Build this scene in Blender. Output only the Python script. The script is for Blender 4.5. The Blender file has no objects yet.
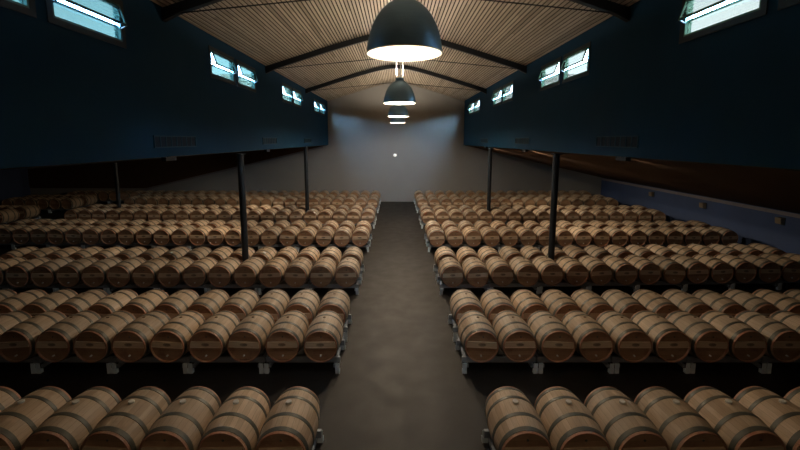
import bpy, bmesh, math, random
from mathutils import Vector, Matrix
random.seed(7)
PI = math.pi
S = bpy.context.scene
COL = S.collection
R = math.radians

# ------------------------------------------------------------------ materials
def new_mat(name):
    m = bpy.data.materials.new(name); m.use_nodes = True
    nt = m.node_tree
    b = nt.nodes['Principled BSDF']
    return m, nt, b
def node(nt, t, **kw):
    n = nt.nodes.new(t)
    for k, v in kw.items(): setattr(n, k, v)
    return n
def mth(nt, op, a, b=None, c=None, clamp=False):
    n = node(nt, 'ShaderNodeMath', operation=op, use_clamp=clamp)
    for i, v in enumerate((a, b, c)):
        if v is None: continue
        if isinstance(v, (int, float)): n.inputs[i].default_value = v
        else: nt.links.new(v, n.inputs[i])
    return n.outputs[0]
def mixc(nt, f, a, b, mode='MIX'):
    n = node(nt, 'ShaderNodeMix', data_type='RGBA', blend_type=mode)
    for s, v in ((n.inputs[0], f), (n.inputs[6], a), (n.inputs[7], b)):
        if isinstance(v, (int, float)): s.default_value = v
        elif isinstance(v, tuple): s.default_value = (*v, 1) if len(v) == 3 else v
        else: nt.links.new(v, s)
    return n.outputs[2]
def noise(nt, vec, scale, detail=3, rough=.55):
    n = node(nt, 'ShaderNodeTexNoise'); n.inputs['Scale'].default_value = scale
    n.inputs['Detail'].default_value = detail; n.inputs['Roughness'].default_value = rough
    if vec is not None: nt.links.new(vec, n.inputs['Vector'])
    return n.outputs['Fac']
def mapping(nt, vec, scale=(1, 1, 1), loc=None):
    n = node(nt, 'ShaderNodeMapping'); n.inputs['Scale'].default_value = scale
    nt.links.new(vec, n.inputs['Vector'])
    if loc is not None: nt.links.new(loc, n.inputs['Location'])
    return n.outputs[0]
def objco(nt): return node(nt, 'ShaderNodeTexCoord').outputs['Object']
def bump(nt, b, h, strength=.3, dist=.01):
    n = node(nt, 'ShaderNodeBump'); n.inputs['Strength'].default_value = strength; n.inputs['Distance'].default_value = dist
    nt.links.new(h, n.inputs['Height']); nt.links.new(n.outputs[0], b.inputs['Normal'])
def plain(name, col, rough=.6, metal=0, var=.15, scale=4):
    m, nt, b = new_mat(name)
    f = noise(nt, objco(nt), scale)
    d = tuple(c * (1 - var) for c in col); e = tuple(min(1, c * (1 + var)) for c in col)
    nt.links.new(mixc(nt, f, d, e), b.inputs['Base Color'])
    b.inputs['Roughness'].default_value = rough; b.inputs['Metallic'].default_value = metal
    return m

def stave_material():
    m, nt, b = new_mat('oak_staves')
    co = objco(nt)
    sep = node(nt, 'ShaderNodeSeparateXYZ'); nt.links.new(co, sep.inputs[0])
    x, y, z = sep.outputs
    rnd = node(nt, 'ShaderNodeObjectInfo').outputs['Random']
    a = mth(nt, 'ARCTAN2', x, z)
    t = mth(nt, 'MULTIPLY', a, 30 / (2 * PI))
    idx = mth(nt, 'FLOOR', t)
    fr = mth(nt, 'FRACT', t)
    wn = node(nt, 'ShaderNodeTexWhiteNoise', noise_dimensions='2D')
    cmb = node(nt, 'ShaderNodeCombineXYZ'); nt.links.new(idx, cmb.inputs[0]); nt.links.new(mth(nt, 'MULTIPLY', rnd, 97.0), cmb.inputs[1])
    nt.links.new(cmb.outputs[0], wn.inputs['Vector'])
    tone = wn.outputs['Value']
    base = mixc(nt, tone, (.47, .33, .21), (.63, .47, .32))
    off = node(nt, 'ShaderNodeCombineXYZ'); nt.links.new(mth(nt, 'MULTIPLY', rnd, 50.0), off.inputs[0])
    g = noise(nt, mapping(nt, co, (30, 2.5, 30), off.outputs[0]), 2.0, 4)
    base = mixc(nt, mth(nt, 'MULTIPLY', mth(nt, 'SUBTRACT', g, .45, clamp=True), 1.6, clamp=True), base, (.36, .235, .14))
    # weathered grey wood on some barrels
    gr = mth(nt, 'MULTIPLY', mth(nt, 'SUBTRACT', mth(nt, 'FRACT', mth(nt, 'MULTIPLY', rnd, 7.31)), .35, clamp=True), .55)
    base = mixc(nt, gr, base, (.45, .38, .30))
    # wine stained chimes at both ends
    ay = mth(nt, 'ABSOLUTE', y)
    st = mth(nt, 'MULTIPLY', mth(nt, 'SUBTRACT', ay, .435, clamp=True), 200.0, clamp=True)
    n2 = noise(nt, mapping(nt, co, (1, 1, 1), off.outputs[0]), 9)
    st = mth(nt, 'MULTIPLY', st, mth(nt, 'MULTIPLY', n2, 1.4, clamp=True))
    base = mixc(nt, st, base, (.44, .165, .09))
    # joints between staves
    e = mth(nt, 'ABSOLUTE', mth(nt, 'SUBTRACT', fr, .5))
    j = mth(nt, 'MULTIPLY', mth(nt, 'SUBTRACT', e, .465, clamp=True), 26.0, clamp=True)
    base = mixc(nt, mth(nt, 'MULTIPLY', j, .75), base, (.10, .06, .035))
    v = node(nt, 'ShaderNodeHueSaturation'); nt.links.new(base, v.inputs['Color'])
    nt.links.new(mth(nt, 'ADD', mth(nt, 'MULTIPLY', rnd, .40), .78), v.inputs['Value'])
    nt.links.new(v.outputs[0], b.inputs['Base Color'])
    b.inputs['Roughness'].default_value = .62
    bump(nt, b, mth(nt, 'SUBTRACT', 1.0, j), .35, .004)
    return m
def head_material():
    m, nt, b = new_mat('oak_barrel_head')
    co = objco(nt)
    sep = node(nt, 'ShaderNodeSeparateXYZ'); nt.links.new(co, sep.inputs[0])
    x, y, z = sep.outputs
    rnd = node(nt, 'ShaderNodeObjectInfo').outputs['Random']
    t = mth(nt, 'MULTIPLY', z, 11.0)
    wn = node(nt, 'ShaderNodeTexWhiteNoise', noise_dimensions='2D')
    cmb = node(nt, 'ShaderNodeCombineXYZ'); nt.links.new(mth(nt, 'FLOOR', t), cmb.inputs[0]); nt.links.new(mth(nt, 'MULTIPLY', rnd, 53.0), cmb.inputs[1])
    nt.links.new(cmb.outputs[0], wn.inputs['Vector'])
    base = mixc(nt, wn.outputs['Value'], (.40, .235, .13), (.55, .35, .205))
    off = node(nt, 'ShaderNodeCombineXYZ'); nt.links.new(mth(nt, 'MULTIPLY', rnd, 40.0), off.inputs[2])
    g = noise(nt, mapping(nt, co, (4, 10, 40), off.outputs[0]), 1.5, 4)
    base = mixc(nt, mth(nt, 'MULTIPLY', g, .7), base, (.30, .155, .08))
    s = noise(nt, mapping(nt, co, (1, 1, 1), off.outputs[0]), 5)
    base = mixc(nt, mth(nt, 'MULTIPLY', mth(nt, 'SUBTRACT', s, .5, clamp=True), 2.2, clamp=True), base, (.15, .045, .035))
    e = mth(nt, 'ABSOLUTE', mth(nt, 'SUBTRACT', mth(nt, 'FRACT', t), .5))
    j = mth(nt, 'MULTIPLY', mth(nt, 'SUBTRACT', e, .47, clamp=True), 33.0, clamp=True)
    base = mixc(nt, mth(nt, 'MULTIPLY', j, .7), base, (.06, .03, .02))
    nt.links.new(base, b.inputs['Base Color']); b.inputs['Roughness'].default_value = .6
    return m
def crossbar_material():
    m, nt, b = new_mat('branded_crossbar_oak')
    co = objco(nt)
    g = noise(nt, mapping(nt, co, (5, 10, 60)), 1.5, 4)
    base = mixc(nt, g, (.64, .46, .29), (.85, .66, .46))
    sep = node(nt, 'ShaderNodeSeparateXYZ'); nt.links.new(co, sep.inputs[0])
    x, y, z = sep.outputs
    q = mth(nt, 'ADD', mth(nt, 'POWER', mth(nt, 'DIVIDE', x, .082), 2.0), mth(nt, 'POWER', mth(nt, 'DIVIDE', mth(nt, 'SUBTRACT', z, .045), .034), 2.0))
    k = mth(nt, 'MULTIPLY', mth(nt, 'SUBTRACT', 1.0, q, clamp=True), 3.0, clamp=True)
    n = mth(nt, 'MULTIPLY', noise(nt, co, 70, 2), 1.25, clamp=True)
    base = mixc(nt, mth(nt, 'MULTIPLY', k, n), base, (.07, .035, .02))
    nt.links.new(base, b.inputs['Base Color']); b.inputs['Roughness'].default_value = .55
    return m
def island_wood():
    m, nt, b = new_mat('oak_staves_far')
    r = node(nt, 'ShaderNodeNewGeometry').outputs['Random Per Island']
    base = mixc(nt, r, (.45, .32, .21), (.60, .45, .31))
    g = noise(nt, mapping(nt, objco(nt), (14, 1.5, 14)), 1.5, 3)
    base = mixc(nt, mth(nt, 'MULTIPLY', g, .5), base, (.38, .26, .16))
    nt.links.new(base, b.inputs['Base Color']); b.inputs['Roughness'].default_value = .62
    return m
def floor_material():
    m, nt, b = new_mat('polished_concrete')
    co = objco(nt)
    base = mixc(nt, noise(nt, co, .6, 6, .6), (.012, .0088, .0063), (.018, .0138, .0102))
    base = mixc(nt, mth(nt, 'MULTIPLY', noise(nt, co, 9, 5, .7), .35), base, (.014, .012, .010))
    sep = node(nt, 'ShaderNodeSeparateXYZ'); nt.links.new(co, sep.inputs[0])
    d = mth(nt, 'ABSOLUTE', mth(nt, 'SUBTRACT', mth(nt, 'FRACT', mth(nt, 'DIVIDE', mth(nt, 'SUBTRACT', sep.outputs[1], 4.4), 7.56)), .5))
    j = mth(nt, 'LESS_THAN', d, .0024)
    base = mixc(nt, mth(nt, 'MULTIPLY', j, .75), base, (.012, .010, .009))
    nt.links.new(base, b.inputs['Base Color'])
    r = mth(nt, 'ADD', mth(nt, 'MULTIPLY', noise(nt, co, 2.5, 4), .25), .45)
    nt.links.new(r, b.inputs['Roughness'])
    b.inputs['Specular IOR Level'].default_value = .35
    bump(nt, b, noise(nt, co, 25, 3), .05, .002)
    return m
def slat_material():
    m, nt, b = new_mat('timber_slats')
    at = node(nt, 'ShaderNodeAttribute', attribute_name='tint')
    g = noise(nt, mapping(nt, objco(nt), (22, .7, 22)), 2, 4)
    base = mixc(nt, at.outputs['Fac'], (.36, .285, .21), (.68, .58, .46))
    base = mixc(nt, mth(nt, 'MULTIPLY', g, .45), base, (.33, .25, .18))
    nt.links.new(base, b.inputs['Base Color']); b.inputs['Roughness'].default_value = .55
    return m
def wall_material(name, a, c, sc=1.5, rough=.75, bs=.15):
    m, nt, b = new_mat(name)
    co = objco(nt)
    base = mixc(nt, noise(nt, co, sc, 5), a, c)
    nt.links.new(base, b.inputs['Base Color']); b.inputs['Roughness'].default_value = rough
    b.inputs['Specular IOR Level'].default_value = .15
    bump(nt, b, noise(nt, co, 40, 3), bs, .004)
    return m
def glass_material(name, tint, gloss=.07):
    m = bpy.data.materials.new(name); m.use_nodes = True
    nt = m.node_tree; nt.nodes.clear()
    o = node(nt, 'ShaderNodeOutputMaterial'); mx = node(nt, 'ShaderNodeMixShader')
    t = node(nt, 'ShaderNodeBsdfTransparent'); g = node(nt, 'ShaderNodeBsdfGlossy')
    t.inputs[0].default_value = (*tint, 1); g.inputs['Roughness'].default_value = .02
    mx.inputs[0].default_value = gloss
    nt.links.new(t.outputs[0], mx.inputs[1]); nt.links.new(g.outputs[0], mx.inputs[2]); nt.links.new(mx.outputs[0], o.inputs[0])
    return m
def emit_material(name, col, s):
    m, nt, b = new_mat(name)
    b.inputs['Base Color'].default_value = (*col, 1)
    b.inputs['Emission Color'].default_value = (*col, 1); b.inputs['Emission Strength'].default_value = s
    return m
def brushed(name, col):
    m, nt, b = new_mat(name)
    co = objco(nt)
    g = noise(nt, mapping(nt, co, (2, 2, 60)), 2, 3)
    nt.links.new(mixc(nt, g, tuple(c * .75 for c in col), col), b.inputs['Base Color'])
    b.inputs['Metallic'].default_value = .65; b.inputs['Roughness'].default_value = .36
    return m

M = dict(
    staves=stave_material(), head=head_material(), bar=crossbar_material(), far=island_wood(),
    hoop=plain('galvanised_hoop_steel', (.125, .12, .095), .5, .3, .35, 8),
    bung=plain('pale_silicone_bung', (.72, .69, .62), .5), wbung=plain('wooden_bung', (.20, .12, .07), .6),
    stud=plain('steel_spigot', (.8, .78, .72), .35, .1),
    tag=plain('white_paper_tag', (.9, .9, .88), .5, 0, .02),
    rack=plain('galvanised_rack_steel', (.33, .36, .40), .45, .45, .25, 12),
    foot=plain('zinc_foot_plate', (.72, .81, .92), .45, .0, .25, 14),
    floor=floor_material(), slat=slat_material(),
    slatback=plain('dark_ceiling_backing', (.025, .017, .011), .9),
    navy=wall_material('navy_plaster', (.005, .043, .092), (.009, .057, .118)),
    blue=wall_material('blue_painted_wall', (.07, .10, .20), (.09, .125, .24)),
    grey=wall_material('grey_plaster', (.31, .305, .295), (.36, .352, .335), .8),
    brown=wall_material('dark_brown_boarding', (.085, .050, .031), (.115, .068, .042), 3),
    mauve=plain('mauve_grey_trim', (.23, .21, .23), .7),
    dark=plain('dark_front_wall_paint', (.03, .03, .03), .8),
    black=plain('black_painted_steel', (.016, .018, .022), .45, .3),
    post=plain('blue_black_post_steel', (.022, .028, .036), .42, .35),
    wframe=plain('dark_window_trim', (.010, .020, .027), .6),
    sashL=plain('teal_anodised_sash', (.10, .22, .25), .4, .4), sashR=plain('green_anodised_sash', (.10, .22, .17), .4, .4),
    glassL=glass_material('teal_tinted_glass', (.165, .18, .155)), glassR=glass_material('grey_tinted_glass', (.195, .165, .14)),
    shade=brushed('blue_grey_spun_metal', (.26, .44, .62)),
    inner=plain('white_enamel', (.85, .82, .78), .6, 0, .02),
    rod=plain('white_steel_rod', (.75, .75, .75), .4),
    bulb=emit_material('warm_lamp_bulb', (1, .80, .56), 30),
    vent=plain('navy_vent_slats', (.003, .018, .036), .85), ventf=plain('blue_grey_vent_frame', (.014, .065, .105), .8),
    tan=plain('tan_wall_light', (.28, .22, .15), .6),
    white=emit_material('white_pilot_light', (1, .98, .95), 1.6),
)

# ------------------------------------------------------------------ mesh helpers
def link(o, parent=None):
    COL.objects.link(o)
    if parent: o.parent = parent
    return o
def obj(name, bm, mat, parent=None, smooth=False, recalc=True):
    if recalc: bmesh.ops.recalc_face_normals(bm, faces=bm.faces[:])
    me = bpy.data.meshes.new(name); bm.to_mesh(me); bm.free()
    for x in (mat if isinstance(mat, (list, tuple)) else [mat]): me.materials.append(x)
    if smooth:
        for p in me.polygons: p.use_smooth = True
        try: me.set_sharp_from_angle(angle=R(40))
        except Exception: pass
    return link(bpy.data.objects.new(name, me), parent)
def empty(name, loc=(0, 0, 0), rz=0):
    o = bpy.data.objects.new(name, None); o.location = loc; o.rotation_euler = (0, 0, rz); o.empty_display_size = .1
    return link(o)
def tag(o, label=None, cat=None, group=None, kind=None):
    if label: o['label'] = label
    if cat: o['category'] = cat
    if group: o['group'] = group
    if kind: o['kind'] = kind
    return o
def box(bm, x0, x1, y0, y1, z0, z1, mi=0):
    v = [bm.verts.new((x, y, z)) for z in (z0, z1) for y in (y0, y1) for x in (x0, x1)]
    fs = []
    for q in ((0, 2, 3, 1), (4, 5, 7, 6), (0, 1, 5, 4), (2, 6, 7, 3), (0, 4, 6, 2), (1, 3, 7, 5)):
        f = bm.faces.new([v[i] for i in q]); f.material_index = mi; fs.append(f)
    return v
def prism(bm, pts, axis, a, b):
    """closed outline pts (2D) extruded along an axis between a and b"""
    def P(p, t):
        return {'x': (t, p[0], p[1]), 'y': (p[0], t, p[1]), 'z': (p[0], p[1], t)}[axis]
    A = [bm.verts.new(P(p, a)) for p in pts]; B = [bm.verts.new(P(p, b)) for p in pts]
    n = len(pts)
    bm.faces.new(A); bm.faces.new(B[::-1])
    for i in range(n): bm.faces.new((A[i], B[i], B[(i + 1) % n], A[(i + 1) % n]))
def lathe(bm, prof, axis='z', n=32, closed=False, c=(0, 0, 0)):
    rings = []
    for r, t in prof:
        ring = []
        for k in range(n):
            a = 2 * PI * k / n
            u, w = r * math.cos(a), r * math.sin(a)
            p = (u, w, t) if axis == 'z' else (u, t, w) if axis == 'y' else (t, u, w)
            ring.append(bm.verts.new((p[0] + c[0], p[1] + c[1], p[2] + c[2])))
        rings.append(ring)
    m = len(rings)
    for i in range(m if closed else m - 1):
        A, B = rings[i], rings[(i + 1) % m]
        for k in range(n): bm.faces.new((A[k], A[(k + 1) % n], B[(k + 1) % n], B[k]))
    return rings
def cap(bm, ring): bm.faces.new(ring)
def cyl(bm, p0, p1, r, n=12, r2=None):
    p0, p1 = Vector(p0), Vector(p1); d = (p1 - p0).normalized()
    u = d.orthogonal().normalized(); w = d.cross(u)
    r2 = r if r2 is None else r2
    A = [bm.verts.new(p0 + r * (u * math.cos(2 * PI * k / n) + w * math.sin(2 * PI * k / n))) for k in range(n)]
    B = [bm.verts.new(p1 + r2 * (u * math.cos(2 * PI * k / n) + w * math.sin(2 * PI * k / n))) for k in range(n)]
    bm.faces.new(A[::-1]); bm.faces.new(B)
    for k in range(n): bm.faces.new((A[k], A[(k + 1) % n], B[(k + 1) % n], B[k]))

# ------------------------------------------------------------------ layout numbers (metres; camera above y = 0)
SP, SPN, NEAR = .73, .73, 6                      # barrel pitch along a row
XR, XL = 1.635, -1.44          # first barrel each side of the aisle
BANKY = {-1: 3.23, 0: 7.06, 1: 10.95, 2: 15.35, 3: 19.6, 4: 23.9, 5: 27.25}   # front of each bank of barrels
BL, GAP = .94, .28            # barrel length, gap between the two rows of a bank
RB, RE, ZC = .36, .314, .545  # belly radius, end radius, axis height
HALF = 4.83                   # nave half width (inner faces of the upper walls)
YB, YF = 28.4, -3.0          # back wall, wall behind the camera
ZB, ZE = 4.10, 7.25           # underside of the upper walls, eaves
def ceil_z(x): return 8.40 - .32 * (math.sqrt(x * x + 1) - 1)

# ------------------------------------------------------------------ the room
def struct(name, bm, mat, parent=None, smooth=False):
    o = obj(name, bm, mat, parent, smooth)
    if parent is None: o['kind'] = 'structure'
    return o
bm = bmesh.new(); box(bm, -26.9, 15.2, YF - .3, YB + .3, -.2, 0); struct('floor', bm, M['floor'])
bm = bmesh.new(); box(bm, -26.9, 15.2, YB, YB + .3, 0, 9.0); struct('wall_back', bm, M['grey'])
bm = bmesh.new(); box(bm, -26.9, 15.2, YF - .3, YF, 0, 9.0); struct('wall_front', bm, M['dark'])
WIN = []                      # (centre y of each window)
for c in (5.32, 11.85, 18.35, 24.87): WIN += [c - .88, c + .88]
WINS = {1: WIN, -1: [c * 1.012 + .26 for c in WIN]}
WW, WZ0, WZ1 = 1.42, 6.16, 6.78
def upper_wall(side, name):
    x0, x1 = (HALF, HALF + .10) if side > 0 else (-HALF - .10, -HALF)
    bm = bmesh.new()
    box(bm, x0, x1, YF, YB, ZB, WZ0); box(bm, x0, x1, YF, YB, WZ1, 7.5)
    ys = [YF]
    for c in WINS[side]: ys += [c - WW / 2, c + WW / 2]
    ys.append(YB)
    for i in range(0, len(ys), 2): box(bm, x0, x1, ys[i], ys[i + 1], WZ0, WZ1)
    return struct(name, bm, M['navy'])
upper_wall(-1, 'wall_left'); upper_wall(1, 'wall_right')
# low outer walls and the lean-to roofs of the side bays
XRW, ZRW = 14.85, 1.76
bm = bmesh.new(); box(bm, XRW, XRW + .25, YF, YB, 0, 2.0); struct('wall_right_outer', bm, M['blue'])
bm = bmesh.new(); box(bm, -26.75, -26.5, YF, YB, 0, 2.7); struct('wall_left_outer', bm, M['blue'])
bm = bmesh.new(); prism(bm, [(HALF + .101, ZB - .02), (XRW + .2, ZRW - .045), (XRW + .2, ZRW + .2), (HALF + .101, ZB + .22)], 'y', YF, YB); struct('ceiling_right', bm, M['brown'])
bm = bmesh.new(); prism(bm, [(-HALF - .101, ZB - .012), (-26.7, 2.45), (-26.7, 2.7), (-HALF - .101, ZB + .22)], 'y', YF, YB); struct('ceiling_left', bm, M['brown'])
M['roofing'] = plain('pale_roof_sheeting', (.62, .66, .60), .5)
bm = bmesh.new(); prism(bm, [(HALF + .101, ZB + .23), (XRW + .25, ZRW + .21), (XRW + .25, ZRW + .26), (HALF + .101, ZB + .28)], 'y', YF, YB); struct('roof_right', bm, M['roofing'])
bm = bmesh.new(); prism(bm, [(-HALF - .101, ZB + .23), (-26.8, 2.71), (-26.8, 2.77), (-HALF - .101, ZB + .28)], 'y', YF, YB); struct('roof_left', bm, M['roofing'])
k = .234
def cl(x): return max(ZB - k * (-x - 4.85), 1.0)
bm = bmesh.new(); prism(bm, [(-4.9, ZB - .02), (-18.1, cl(-18.1)), (-26.48, 1.0), (-26.48, 2.40), (-4.9, ZB - .012)], 'y', YB - .05, YB); struct('wall_back_boarding', bm, M['brown'])
bm = bmesh.new(); prism(bm, [(-5.2, cl(-5.2) - .0), (-18.1, cl(-18.1)), (-18.1, cl(-18.1) - .12), (-5.2, cl(-5.2) - .12)], 'y', YB - .07, YB); struct('trim_1', bm, M['mauve'])
bm = bmesh.new(); box(bm, XRW - .05, XRW, YF, YB, ZRW - .16, ZRW - .03); struct('trim_2', bm, M['mauve'])

# slatted barrel ceiling of the nave: backing plus boards running along the hall
bm = bmesh.new()
N = 28; up = []; dn = []
for i in range(N + 1):
    x = -4.95 + 9.9 * i / N
    dn.append((x, ceil_z(x) + .085)); up.append((x, ceil_z(x) + .16))
prism(bm, dn + up[::-1], 'y', YF, YB)
tl = None
ceil = struct('ceiling', bm, M['slatback'])
bm = bmesh.new()
tl = bm.faces.layers.float.new('tint')
x = -4.80
while x < 4.80:
    zz = ceil_z(x + .034); sl = -.32 * (x + .034) / math.sqrt((x + .034) ** 2 + 1)
    y = YF - random.random() * 3
    dim = random.random()
    while y < YB:
        L = random.uniform(2.2, 5.0)
        y2 = min(y + L, YB)
        ya = max(y, YF)
        if y2 > ya + .05:
            v = []
            for zof in (0, .018):
                for yy in (ya, y2 - .006):
                    for dx in (-.0295, .0295):
                        v.append(bm.verts.new((x + .034 + dx, yy, zz + sl * dx + zof)))
            t = min(1, max(0, random.gauss(.62, .17))) if random.random() > .06 else random.uniform(0, .25)
            for q in ((0, 2, 3, 1), (0, 1, 5, 4), (2, 6, 7, 3), (0, 4, 6, 2), (1, 3, 7, 5)):
                f = bm.faces.new([v[i] for i in q]); f[tl] = t
        y = y2
    x += .097
sl_ = obj('slat_boards', bm, M['slat'], ceil)

# roof beams with tie rods
def place_word(n): return ['first', 'second', 'third', 'fourth', 'fifth', 'sixth', 'seventh', 'eighth', 'ninth', 'tenth', 'eleventh', 'twelfth', 'thirteenth',
    'fourteenth', 'fifteenth', 'sixteenth', 'seventeenth', 'eighteenth', 'nineteenth', 'twentieth', 'twenty-first', 'twenty-second', 'twenty-third', 'twenty-fourth',
    'twenty-fifth', 'twenty-sixth', 'twenty-seventh', 'twenty-eighth', 'twenty-ninth', 'thirtieth'][n]
RAF = (8.6, 15.1, 21.6)
for i, y in enumerate(RAF):
    r = empty('ceiling_beam', (0, y, ZE))
    tag(r, ['black arched steel roof beam nearest the camera, across the slatted ceiling', 'black arched steel roof beam ending beyond the second pair of windows, middle one of three',
            'black arched steel roof beam nearest the grey end wall'][i], 'beam', 'arched steel beams under the ceiling', 'thing')
    bm = bmesh.new()
    n = 40; lo = []; hi = []
    for j in range(n + 1):
        xx = -4.82 + 9.64 * j / n
        lo.append((xx, ceil_z(xx) - .20 - ZE)); hi.append((xx, ceil_z(xx) - .005 - ZE))
    prism(bm, lo + hi[::-1], 'y', -.07, .07)
    obj('arched_beam', bm, M['black'], r)
    for s in (-1, 1):
        bm = bmesh.new()
        prism(bm, [(s * 4.82, -.36), (s * 4.82, -.2), (s * 4.2, -.03), (s * 4.2, -.07)], 'y', -.06, .06)
        obj('haunch', bm, M['black'], r)
    bm = bmesh.new()
    cyl(bm, (-4.6, 0, -.20), (0, 0, .24), .014, 8); cyl(bm, (0, 0, .24), (4.6, 0, -.20), .014, 8)
    obj('tie_rod', bm, M['black'], r)

# ------------------------------------------------------------------ windows
def window(side, yc, i):
    r = empty('window_%d' % i, (side * HALF, yc, WZ0)); r['kind'] = 'structure'
    # local x points into the room (negated for the right wall), y along the hall
    inx = -side
    H = WZ1 - WZ0; h = WW / 2
    bm = bmesh.new()
    xa, xb = sorted((inx * .012, -inx * .09))
    t = .03
    box(bm, xa, xb, -h, -h + t, 0, H); box(bm, xa, xb, h - t, h, 0, H); box(bm, xa, xb, -h + t, h - t, 0, t); box(bm, xa, xb, -h + t, h - t, H - t, H)
    obj('window_frame', bm, M['sashL'] if side < 0 else M['sashR'], r)
    bm = bmesh.new()
    xa, xb = sorted((inx * .002, inx * .018)); w = .09
    box(bm, xa, xb, -h - w, h + w, -w, -.002); box(bm, xa, xb, -h - w, h + w, H + .002, H + w); box(bm, xa, xb, -h - w, -h - .002, -.002, H + .002); box(bm, xa, xb, h + .002, h + w, -.002, H + .002)
    obj('window_trim', bm, M['wframe'], r)
    # lower fixed light and, above it, a top-hung sash tilted into the room
    tr = .25; fm = M['sashL'] if side < 0 else M['sashR']; gm = M['glassL'] if side < 0 else M['glassR']
    bm = bmesh.new(); xa, xb = sorted((-inx * .02, -inx * .05)); box(bm, xa, xb, -h + t, h - t, tr - .014, tr + .014); obj('transom', bm, fm, r)
    bm = bmesh.new(); xa, xb = sorted((-inx * .033, -inx * .037)); box(bm, xa, xb, -h + t, h - t, t, tr - .014); lp = obj('lower_pane', bm, gm, r)
    A = R(17); sh = H - tr - .02; t = .03
    def T(b_):
        b_.transform(Matrix.Translation((inx * .03, 0, H - .03)) @ Matrix.Rotation(inx * -A, 4, 'Y'))
    bm = bmesh.new(); hh = h - .035
    box(bm, -.016, .016, -hh, -hh + t, -sh, 0); box(bm, -.016, .016, hh - t, hh, -sh, 0); box(bm, -.016, .016, -hh + t, hh - t, -sh, -sh + t); box(bm, -.016, .016, -hh + t, hh - t, -t, 0)
    T(bm); s = obj('sash', bm, fm, r)
    bm = bmesh.new(); box(bm, -.004, .004, -hh + t, hh - t, -sh + t, -t); T(bm); obj('pane', bm, gm, s)
    for q in (-1, 1):
        bm = bmesh.new()
        cyl(bm, (inx * .01, q * (hh + .012), tr - .04), (inx * (.03 + math.sin(A) * sh * .95), q * (hh + .012), H - .03 - math.cos(A) * sh * .95), .012, 8)
        cyl(bm, (inx * .02, q * (hh + .012), H - .03), (inx * (.03 + math.sin(A) * sh * .95), q * (hh + .012), H - .03 - math.cos(A) * sh * .95), .012, 8)
        obj('stay_arm', bm, M['black'], r)
n = 1
for side in (-1, 1):
    for yc in WINS[side]:
        window(side, yc, n); n += 1

# ------------------------------------------------------------------ vents, boxes, wall lights
for side in (-1, 1):
    for i, yc in enumerate((8.75, 15.25, 21.75)):
        sd = 'left' if side < 0 else 'right'
        v = empty('air_vent', (side * HALF, yc, 4.29))
        tag(v, ['blue-grey wall vent nearest the camera, low on the %s upper wall', 'small blue-grey vent midway along the %s upper wall', 'tiny blue-grey vent nearest the end wall, %s upper wall'][i] % sd, 'vent', 'vents low on the upper walls')
        a = -side
        x0, x1 = sorted((0, a * .025)); xx0, xx1 = sorted((0, a * .008))
        bm = bmesh.new(); box(bm, xx0, xx1, -.80, .80, .01, .24); obj('backing', bm, M['vent'], v)
        bm = bmesh.new()
        box(bm, x0, x1, -.83, .83, 0, .022); box(bm, x0, x1, -.83, .83, .228, .25); box(bm, x0, x1, -.83, -.808, .022, .228); box(bm, x0, x1, .808, .83, .022, .228)
        obj('frame', bm, M['ventf'], v)
        bm = bmesh.new()
        q1, q2 = sorted((a * .008, a * .02))
        for j in range(1, 8): box(bm, q1, q2, -.808 + j * .202 - .012, -.808 + j * .202 + .012, .022, .228)
        obj('divider_bars', bm, M['ventf'], v)
    for i, yc in enumerate((8.5, 15.0, 21.5)):
        sd = 'left' if side < 0 else 'right'
        b = empty('mounted_floodlight', (side * (HALF + .04), yc, ZB))
        tag(b, 'small black floodlight under the %s upper wall edge, %s from the camera' % (sd, place_word(i)), 'floodlight', 'black floodlights under the upper walls')
        bm = bmesh.new(); box(bm, -.05, .05, -.20, .20, -.09, -.012); obj('housing', bm, M['black'], b)
        bm = bmesh.new(); box(bm, -.012, .012, -.05, .05, -.012, 0); obj('bracket', bm, M['black'], b)
        bm = bmesh.new(); x0, x1 = sorted((side * .0505, side * .053)); box(bm, x0, x1, -.18, .18, -.082, -.02); obj('lens', bm, M['inner'], b)
        ld = bpy.data.lights.new('flood_beam', 'SPOT'); ld.energy = (30, 360, 420)[i]; ld.color = (1, .80, .56); ld.spot_size = R(92); ld.spot_blend = 1; ld.shadow_soft_size = .03
        lo = bpy.data.objects.new('flood_beam', ld); lo.location = (side * .09, 0, -.11)
        lo.rotation_euler = Vector((side * 6.6, .8, -4.2)).to_track_quat('-Z', 'Y').to_euler(); link(lo, b)
for i, (yc, zc) in enumerate(((22.6, 1.34), (18.75, 1.32), (14.9, 1.36))):
    w = empty('wall_light', (XRW, yc, zc))
    tag(w, ['unlit tan wall light on the blue side wall, farthest from camera', 'unlit tan wall light on the blue side wall, middle of three', 'unlit tan wall light on the blue side wall, nearest the camera'][i], 'wall light', 'tan wall lights on the low blue wall')
    bm = bmesh.new(); box(bm, -.03, 0, -.11, .11, -.14, .14); obj('back_plate', bm, M['wframe'], w)
    bm = bmesh.new(); prism(bm, [(-.03, -.13), (-.17, -.10), (-.20, .13), (-.03, .13)], 'y', -.12, .12); obj('lamp_body', bm, M['tan'], w)
e = empty('wall_mounted_light', (-.07, YB, 3.38))
tag(e, 'tiny bright white light on the grey end wall above the aisle', 'light')
bm = bmesh.new(); box(bm, -.13, .13, -.04, 0, -.10, .10); obj('housing', bm, M['inner'], e)
bm = bmesh.new(); lathe(bm, [(.001, -.075), (.06, -.07), (.085, -.04)], 'y', 16); obj('lens', bm, M['white'], e)

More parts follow.
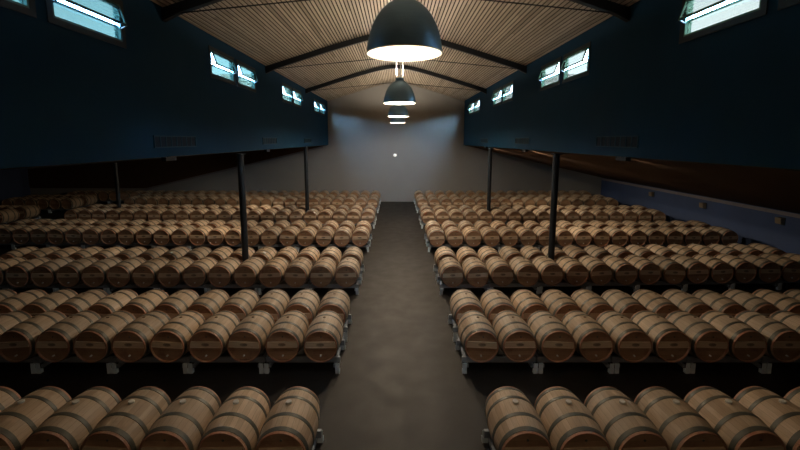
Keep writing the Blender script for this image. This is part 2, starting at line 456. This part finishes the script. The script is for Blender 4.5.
# ------------------------------------------------------------------ steel posts
SKEW = {(1, 1): .03, (2, -1): .02, (3, -1): .02, (4, -1): .03}      # some banks step back a little, rack by rack
def step(bank, side, i):
    return SKEW.get((bank, side), 0) * (i // 2) * 2
BANK_MID = BL + GAP / 2
P1, P2 = BANKY[1] + BANK_MID, BANKY[3] + BANK_MID
def off(i): return SPN * i if i <= NEAR else SPN * NEAR + SP * (i - NEAR)
def xcol(side, i): return XR + off(i) if side > 0 else XL - off(i)
for x_, y_, top, lab in ((xcol(-1, 4.5), P1, ZB, 'near blue-black steel post rising between barrels left of the aisle'),
                    (xcol(1, 4.5), P1 + step(1, 1, 4), ZB, 'near blue-black steel post rising between barrels right of the aisle'),
                    (xcol(-1, 4.5), P2 + step(3, -1, 4), ZB, 'far slimmer-looking black steel post under the left upper wall'),
                    (xcol(1, 4.5), P2, ZB, 'far slimmer-looking black steel post under the right upper wall'),
                    (xcol(-1, 18.5), P2 + step(3, -1, 18), None, 'dark steel post standing out in the left side bay')):
    if top is None: top = ZB - (-x_ - HALF) * (ZB - 2.45) / (26.7 - HALF) - .025
    p = empty('steel_post', (x_, y_, 0)); tag(p, lab, 'post', 'steel posts among the barrels')
    bm = bmesh.new(); cyl(bm, (0, 0, .012), (0, 0, top - .085), .098, 24); obj('shaft', bm, M['post'], p, True)
    bm = bmesh.new(); box(bm, -.055, .055, -.055, .055, 0, .012); obj('base_plate', bm, M['post'], p)
    bm = bmesh.new(); box(bm, -.10, .10, -.22, .22, top - .085, top - .06); obj('cap_plate', bm, M['post'], p)

# ------------------------------------------------------------------ pendants
LY = (5.1, 11.72, 18.3, 24.85, -1.5)      # the fifth, unseen behind the camera, is added to light the barrel heads
LENERGY = (44, 450, 780, 125, 95)
BULB = (.34, .22, .14, .14, .14)
ZRIM = 5.51
for i, y in enumerate(LY):
    xx = .105
    L = empty('dome_pendant', (xx, y, ZRIM))
    tag(L, ['huge blue-grey dome pendant lamp hanging nearest the camera, cut by the top edge', 'second dome pendant from the camera, hanging on two white rods',
            'third blue dome pendant lamp, half hidden behind the second', 'farthest blue dome pendant lamp, lowest in the line of four', 'added dome pendant lamp, unseen behind the viewpoint, lighting the barrel heads'][i], 'pendant lamp', 'dome pendants along the aisle')
    prof = [(.470, 0), (.468, .03), (.462, .08), (.448, .16), (.425, .25), (.392, .34), (.345, .43), (.285, .51), (.215, .575), (.14, .62), (.115, .635)]
    bm = bmesh.new(); rg = lathe(bm, prof, 'z', 56); obj('shade', bm, M['shade'], L, True)
    bm = bmesh.new(); rg = lathe(bm, [(r - .006, z) for r, z in prof[:-1]] + [(.001, .622)], 'z', 56); obj('inner_lining', bm, M['inner'], L, True)
    bm = bmesh.new(); lathe(bm, [(.470, 0), (.474, .006), (.470, .014), (.463, .004), (.463, -.002), (.470, 0)], 'z', 56); obj('rim', bm, M['inner'], L, True)
    bm = bmesh.new(); r_ = lathe(bm, [(.115, .634), (.115, .70), (.10, .715)], 'z', 32); cap(bm, r_[-1]); obj('top_cap', bm, M['shade'], L, True)
    for s in (-1, 1):
        bm = bmesh.new(); cyl(bm, (s * .095, 0, .70), (s * .095, 0, ceil_z(xx) - ZRIM - .01), .014, 10); obj('rod', bm, M['rod'], L, True)
    bm = bmesh.new(); bmesh.ops.create_uvsphere(bm, u_segments=16, v_segments=10, radius=.05, matrix=Matrix.Translation((0, 0, .42))); obj('bulb', bm, M['bulb'], L, True)
    bm = bmesh.new(); cyl(bm, (0, 0, .47), (0, 0, .62), .03, 12); obj('socket', bm, M['inner'], L, True)
    ld = bpy.data.lights.new('pendant_light', 'POINT'); ld.energy = LENERGY[i]; ld.color = (1, .80, .57); ld.shadow_soft_size = .11
    lo = bpy.data.objects.new('pendant_light', ld); lo.location = (0, 0, BULB[i]); link(lo, L)
    # added spot above the closed cap, brightening the ceiling boards
    ld = bpy.data.lights.new('added_ceiling_fill', 'SPOT'); ld.energy = (120, 240, 270, 310, 40)[i]; ld.color = (1, .85, .66); ld.shadow_soft_size = .06
    ld.spot_size = R((174, 176, 179, 180, 170)[i]); ld.spot_blend = (.3, .25, .25, .35, .3)[i]
    lo = bpy.data.objects.new('added_ceiling_fill', ld); lo.location = (0, 0, .80); lo.rotation_euler = (PI, 0, 0); link(lo, L)

# ------------------------------------------------------------------ barrels
def rad(t):                       # t along the axis, -.46..+.46
    u = abs(t) / (BL / 2)
    return RB - (RB - RE) * (u ** 2.0)
def stave_mesh(bm, n=40, m=14):
    prof = []
    for i in range(m + 1):
        t = -BL / 2 + BL * i / m
        prof.append((rad(t), t))
    ins = [(RE - .012, BL / 2), (RE - .020, BL / 2 - .045)]
    prof = [(RE - .020, -BL / 2 + .045), (RE - .012, -BL / 2)] + prof + ins
    lathe(bm, prof, 'y', n)
def hoop_mesh(bm, t0, t1, n=40, th=.004):
    a, b = rad(t0), rad(t1); c = (t0 + t1) / 2
    lathe(bm, [(a - .003, t0), (a + th, t0), (rad(c) + th, c), (b + th, t1), (b - .003, t1)], 'y', n)
def head_mesh(bm, t, n=40):
    bm.faces.new([bm.verts.new(((RE - .019) * math.cos(2 * PI * k / n), t, (RE - .019) * math.sin(2 * PI * k / n))) for k in range(n)])
def bar_mesh(bm):
    h0, h1 = -.006, .098
    y0, y1 = -BL / 2 + .004, -BL / 2 + .036
    w = lambda z: math.sqrt(max(.0, (RE - .024) ** 2 - max(abs(h0), abs(h1)) ** 2)) if False else math.sqrt((RE - .024) ** 2 - z * z)
    pts = [(-w(h0), h0), (w(h0), h0), (w(.05), .05), (w(h1), h1), (-w(h1), h1), (-w(.05), .05)]
    prism(bm, pts, 'y', y0, y1)
    # lower ledge
    prism(bm, [(-w(-.02), -.02), (w(-.02), -.02), (w(h0), h0 - .0005), (-w(h0), h0 - .0005)], 'y', y0 - .004, y1)
HOOPS = [(-.434, -.372), (-.198, -.143), (.143, .198), (.372, .434)]
def proto_parts():
    P = {}
    def mesh(name, fn, mat, smooth=True):
        bm = bmesh.new(); fn(bm); bmesh.ops.recalc_face_normals(bm, faces=bm.faces[:])
        me = bpy.data.meshes.new(name); bm.to_mesh(me); bm.free(); me.materials.append(mat)
        if smooth:
            for p in me.polygons: p.use_smooth = True
            me.set_sharp_from_angle(angle=R(35))
        P[name] = me
    mesh('staves', stave_mesh, M['staves'])
    for i, (a, b) in enumerate(HOOPS): mesh('hoop%d' % i, lambda bm, a=a, b=b: hoop_mesh(bm, a, b), M['hoop'])
    mesh('head', lambda bm: head_mesh(bm, -BL / 2 + .035), M['head'], False)
    mesh('head_rear', lambda bm: head_mesh(bm, BL / 2 - .035), M['head'], False)
    mesh('crossbar', bar_mesh, M['bar'], False)
    def bung(bm, r=.041):
        rr = lathe(bm, [(r * .9, RB - .012), (r, RB + .018), (r * .86, RB + .028)], 'z', 18, c=(0, .04, 0)); cap(bm, rr[-1])
    mesh('bung', bung, M['bung'])
    mesh('bung_wood', lambda bm: (lambda rr: cap(bm, rr[-1]))(lathe(bm, [(.026, RB - .012), (.027, RB + .006), (.024, RB + .010)], 'z', 16, c=(0, .04, 0))), M['wbung'])
    mesh('spigot', lambda bm: (cyl(bm, (0, -BL / 2 + .036, -.185), (0, -BL / 2 + .004, -.185), .017, 12), cyl(bm, (0, -BL / 2 + .004, -.185), (0, -BL / 2 - .006, -.185), .011, 12)), M['stud'])
    mesh('tap_hole', lambda bm: cyl(bm, (.015, -BL / 2 + .036, .19), (.015, -BL / 2 + .028, .19), .016, 12), M['hoop'])
    return P
PM = proto_parts()
def add_part(name, me, parent):
    o = bpy.data.objects.new(name, me); o.parent = parent; COL.objects.link(o); return o
def make_barrel(fine, pale):
    r = bpy.data.objects.new('wine_barrel', None); r.empty_display_size = .1
    COL.objects.link(r)
    add_part('staves', PM['staves'], r)
    for i in range(4): add_part('hoop', PM['hoop%d' % i], r)
    add_part('head', PM['head'], r)
    if fine:
        add_part('head', PM['head_rear'], r)
        add_part('bung', PM['bung' if pale else 'bung_wood'], r)
        add_part('spigot', PM['spigot'], r); add_part('tap_hole', PM['tap_hole'], r)
    add_part('crossbar', PM['crossbar'], r)
    return r
def dup(src):
    r = src.copy(); COL.objects.link(r)
    for ch in src.children:
        c = ch.copy(); c.parent = r; COL.objects.link(c)
    return r
protos = {}
used = set()
def barrel(kind, x, y, label):
    if kind not in protos:
        protos[kind] = make_barrel(kind != 'far', kind == 'pale'); o = protos[kind]
    else:
        o = dup(protos[kind])
    o.location = (x, y, ZC)
    o.rotation_euler = (0, R(random.uniform(-4, 4)), R(random.uniform(-.25, .25)))
    tag(o, label, 'barrel', 'oak wine barrels lying in rows on low racks')
    return o

BANKN = ['first', 'second', 'third', 'fourth', 'fifth']
NR, NL = 17, 22
def count_for(bank, row, side):
    if bank == -1: return 7
    full = NR if side > 0 else NL
    return min(full, [(12, 12), (16, 16), (22, 22), (22, 22), (22, 22)][bank][row])
def row_y(bank, row): return BANKY[bank] + row * (BL + GAP) + BL / 2
special = {}
rest = []
for bank in range(-1, 5):
    for side in (-1, 1):
        sd = 'left' if side < 0 else 'right'
        for row in (0, 1):
            if bank == -1 and row == 0: continue
            for i in range(count_for(bank, row, side)):
                x, y = xcol(side, i), row_y(bank, row) + step(bank, side, i) + random.uniform(-.006, .006)
                if bank == 4 and (row == 1 or i >= 9): rest.append((x, y)); continue
                rw = 'front' if row == 0 else 'rear'
                if bank == -1:
                    lab = 'shadowed oak barrel with pale bung, %s from aisle, nearest row on the %s' % (place_word(i), sd)
                    kind = 'pale'
                else:
                    lab = 'oak wine barrel, %s from aisle, %s row of %s full bank on the %s' % (place_word(i), rw, BANKN[bank], sd)
                    kind = 'fine' if bank < 3 else 'far'
                o = barrel(kind, x, y, lab)
                special[(bank, row, side, i)] = o
# the small white tags that show on two barrels of the left side
for key, ang, t in (((1, 1, -1, 4), 25, -.30), ((3, 0, -1, 4), 38, -.40)):
    o = special[key]; bm = bmesh.new()
    lathe(bm, [(.0005, .012), (.05, .010), (.055, .0)], 'z', 16)
    bm.transform(Matrix.Rotation(R(ang), 4, 'Y') @ Matrix.Translation((0, t, rad(t) - .001)))
    g = obj('tag', bm, M['tag'], o, True); g['label'] = 'round white tag'
# left side bay beyond a cross aisle, and the row along the end wall
XO = -20.2
for j in range(3):
    lab = 'oak barrel beyond left cross passage, %s in, %s row level with fourth bank'
    if j < 1: barrel('far', XO - SP * j, row_y(3, 0), lab % (place_word(j), 'front'))
    barrel('far', XO - SP * j, row_y(3, 1), lab % (place_word(j), 'rear'))
for row in (0, 1):
    for j in range(6): rest.append((XO - SP * j, row_y(4, row)))
YL = row_y(5, 0)
for i in range(NR): rest.append((xcol(1, i), YL))
for i in range(30): rest.append((xcol(-1, i), YL))
bm = bmesh.new()
def tile(bm, x, y):
    b2 = bmesh.new()
    lathe(b2, [(RE - .02, -BL / 2 + .045), (RE - .012, -BL / 2)] + [(rad(-BL / 2 + BL * q / 8), -BL / 2 + BL * q / 8) for q in range(9)] + [(RE - .02, BL / 2), (.001, BL / 2 - .03)], 'y', 24)
    for a, b in HOOPS:
        k0 = len(b2.faces); hoop_mesh(b2, a, b, 24); b2.faces.ensure_lookup_table()
        for f in b2.faces[k0:]: f.material_index = 1
    k0 = len(b2.faces); head_mesh(b2, -BL / 2 + .035, 24); b2.faces.ensure_lookup_table()
    for f in b2.faces[k0:]: f.material_index = 2
    k0 = len(b2.faces); bar_mesh(b2); b2.faces.ensure_lookup_table()
    for f in b2.faces[k0:]: f.material_index = 2
    b2.transform(Matrix.Translation((x, y, ZC)) @ Matrix.Rotation(R(random.uniform(-4, 4)), 4, 'Y'))
    me = bpy.data.meshes.new('t'); b2.to_mesh(me); b2.free(); bm.from_mesh(me); bpy.data.meshes.remove(me)
for x, y in rest: tile(bm, x, y)
o = obj('barrel_stock', bm, [M['far'], M['hoop'], M['head']], None, True)
tag(o, 'farthest oak barrels lying in rows before the grey end wall', 'barrels', None, 'stuff')

# ------------------------------------------------------------------ racks: low steel cradles, two barrels wide and two rows deep
def rail_profile(cols, SP):
    w = SP * cols; pts = [(-w / 2 + .012, .160), (w / 2 - .012, .160)]
    n = 14 * cols
    top = []
    for i in range(n + 1):
        x = -w / 2 + .012 + (w - .024) * i / n
        xb = ((x + w / 2) % SP) - SP / 2
        q = .352 ** 2 - xb * xb
        z = ZC - math.sqrt(q) if q > 0 else .27
        top.append((x, min(.27, max(.183, z))))
    return pts + top[::-1]
def make_rack(cols, rows, SP):
    r = bpy.data.objects.new('barrel_rack', None); COL.objects.link(r)
    w = SP * cols
    for row in rows:
        for yy in (.15, BL - .15):
            y = row * (BL + GAP) + yy
            bm = bmesh.new(); prism(bm, rail_profile(cols, SP), 'y', y - .025, y + .025); obj('cradle_rail', bm, M['rack'], r)
    y0 = rows[0] * (BL + GAP) + .05; y1 = rows[-1] * (BL + GAP) + BL - .05
    for s in (-1, 1):
        bm = bmesh.new(); xa, xb = sorted((s * (w / 2 - .13), s * (w / 2 - .075)))
        box(bm, xa, xb, y0, y1, .10, .159); obj('side_beam', bm, M['rack'], r)
        for row in rows:
            for yy in (.04, BL - .04):
                y = row * (BL + GAP) + yy
                bm = bmesh.new(); xa, xb = sorted((s * (w / 2 - .008), s * (w / 2 - .09)))
                box(bm, xa, xb, y - .035, y + .035, 0, .074); box(bm, xa, xb, y - .034, y - .028 + (.004 if yy < .5 else 0), .074, .205)
                obj('foot', bm, M['foot'], r)
    return r
rprot = {}
def rack(key, cols, rows, x, y, label):
    if key not in rprot: rprot[key] = make_rack(cols, rows, key[2]); o = rprot[key]
    else: o = dup(rprot[key])
    o.location = (x, y, 0); tag(o, label, 'rack', 'low steel racks under the barrels')
for bank in range(-1, 6):
    for side in (-1, 1):
        sd = 'left' if side < 0 else 'right'
        nb = (NR if side > 0 else 30) if bank == 5 else max(count_for(bank, 0, side) if bank >= 0 else 0, count_for(bank, 1, side))
        y = BANKY[bank]
        rows = [1] if bank == -1 else [0] if bank == 5 else [0, 1]
        i = 0; q = 0
        bn = 'nearest row' if bank == -1 else 'row by the end wall' if bank == 5 else BANKN[bank] + ' full bank'
        while i < nb:
            c = min(2, nb - i)
            # a bank whose far ends lie outside the picture may stop with a single front or rear barrel
            x = (xcol(side, i) + xcol(side, i + c - 1)) / 2
            rack((c, tuple(rows), SPN if i < NEAR else SP), c, rows, x, y + step(bank, side, i), 'low steel barrel rack, %s from aisle, %s on the %s' % (place_word(q), bn, sd))
            i += c; q += 1
for bank, nb in ((3, 3), (4, 6)):
    i = 0; q = 0
    while i < nb:
        c = min(2, nb - i)
        rack((c, (0, 1), SP), c, [0, 1], XO - SP * (i + (c - 1) / 2), BANKY[bank], 'low steel rack beyond left cross passage, %s in, level with %s bank' % (place_word(q), BANKN[bank]))
        i += c; q += 1

# ------------------------------------------------------------------ sky, daylight, camera
SKY_H, SKY_B = 85, 10
W = bpy.data.worlds.new('sky'); S.world = W; W.use_nodes = True
nt = W.node_tree; nt.nodes.clear()
out = node(nt, 'ShaderNodeOutputWorld'); bg = node(nt, 'ShaderNodeBackground')
tc = node(nt, 'ShaderNodeTexCoord'); sep = node(nt, 'ShaderNodeSeparateXYZ'); nt.links.new(tc.outputs['Generated'], sep.inputs[0])
nx, ny, nz = sep.outputs
def smooth(v, a, b):
    n = node(nt, 'ShaderNodeMapRange', interpolation_type='SMOOTHSTEP'); nt.links.new(v, n.inputs[0])
    n.inputs[1].default_value = a; n.inputs[2].default_value = b
    return n.outputs[0]
# unseen raised horizon added towards the entrance end to shape the end-wall streak; the sky is brightest just above the horizon
hor = mth(nt, 'MULTIPLY', smooth(mth(nt, 'MULTIPLY', ny, -1.0), -.02, .22), .16)
d = mth(nt, 'SUBTRACT', nz, hor)
above = smooth(d, -.015, .02)
glow = mth(nt, 'EXPONENT', mth(nt, 'MULTIPLY', mth(nt, 'MAXIMUM', d, 0.0), -5.5))
st = mth(nt, 'ADD', mth(nt, 'MULTIPLY', glow, SKY_H), SKY_B)
f = mth(nt, 'ADD', mth(nt, 'MULTIPLY', nx, .7), .5, clamp=True)
nt.links.new(mixc(nt, above, (.26, .36, .28), mixc(nt, f, (.30, .62, 1.0), (.42, .72, 1.0))), bg.inputs[0])
st = mth(nt, 'MULTIPLY', st, mth(nt, 'ADD', mth(nt, 'MULTIPLY', nx, .5), 1.0))
st = mth(nt, 'MULTIPLY', st, mth(nt, 'ADD', mth(nt, 'MULTIPLY', smooth(mth(nt, 'MULTIPLY', ny, -1.0), 0.0, .3), 4.0), 1.0))  # added boost to sky behind the camera, for the end wall's blue streak
nt.links.new(mth(nt, 'ADD', mth(nt, 'MULTIPLY', st, above), 7.0), bg.inputs[1])
nt.links.new(bg.outputs[0], out.inputs[0])
for side in (-1, 1):
    for yc in WINS[side]:
        ld = bpy.data.lights.new('window_portal', 'AREA'); ld.shape = 'RECTANGLE'; ld.size = WW; ld.size_y = WZ1 - WZ0
        ld.cycles.is_portal = True
        o = bpy.data.objects.new('window_portal', ld)
        o.location = (side * (HALF + .12), yc, (WZ0 + WZ1) / 2)
        o.rotation_euler = Vector((-side, 0, 0)).to_track_quat('-Z', 'Z').to_euler()
        link(o)

cd = bpy.data.cameras.new('camera'); cd.sensor_width = 36; cd.lens = 395 / 800 * 36
cd.shift_x = 4 / 800; cd.shift_y = -33 / 800; cd.clip_start = .05; cd.clip_end = 200
cam = bpy.data.objects.new('camera', cd); cam.location = (0, 0, 4.45); cam.rotation_euler = (R(90 - 7.5), 0, 0); link(cam)
S.camera = cam

S.view_settings.view_transform = 'Standard'; S.view_settings.look = 'None'; S.view_settings.gamma = 1; S.view_settings.exposure = 0
try: S.view_settings.use_curve_mapping = False
except Exception: pass
S.cycles.use_denoising = True
S.cycles.max_bounces = 8; S.cycles.diffuse_bounces = 5; S.cycles.transparent_max_bounces = 8
S.cycles.caustics_reflective = False; S.cycles.caustics_refractive = False
S.cycles.sample_clamp_indirect = 4.0
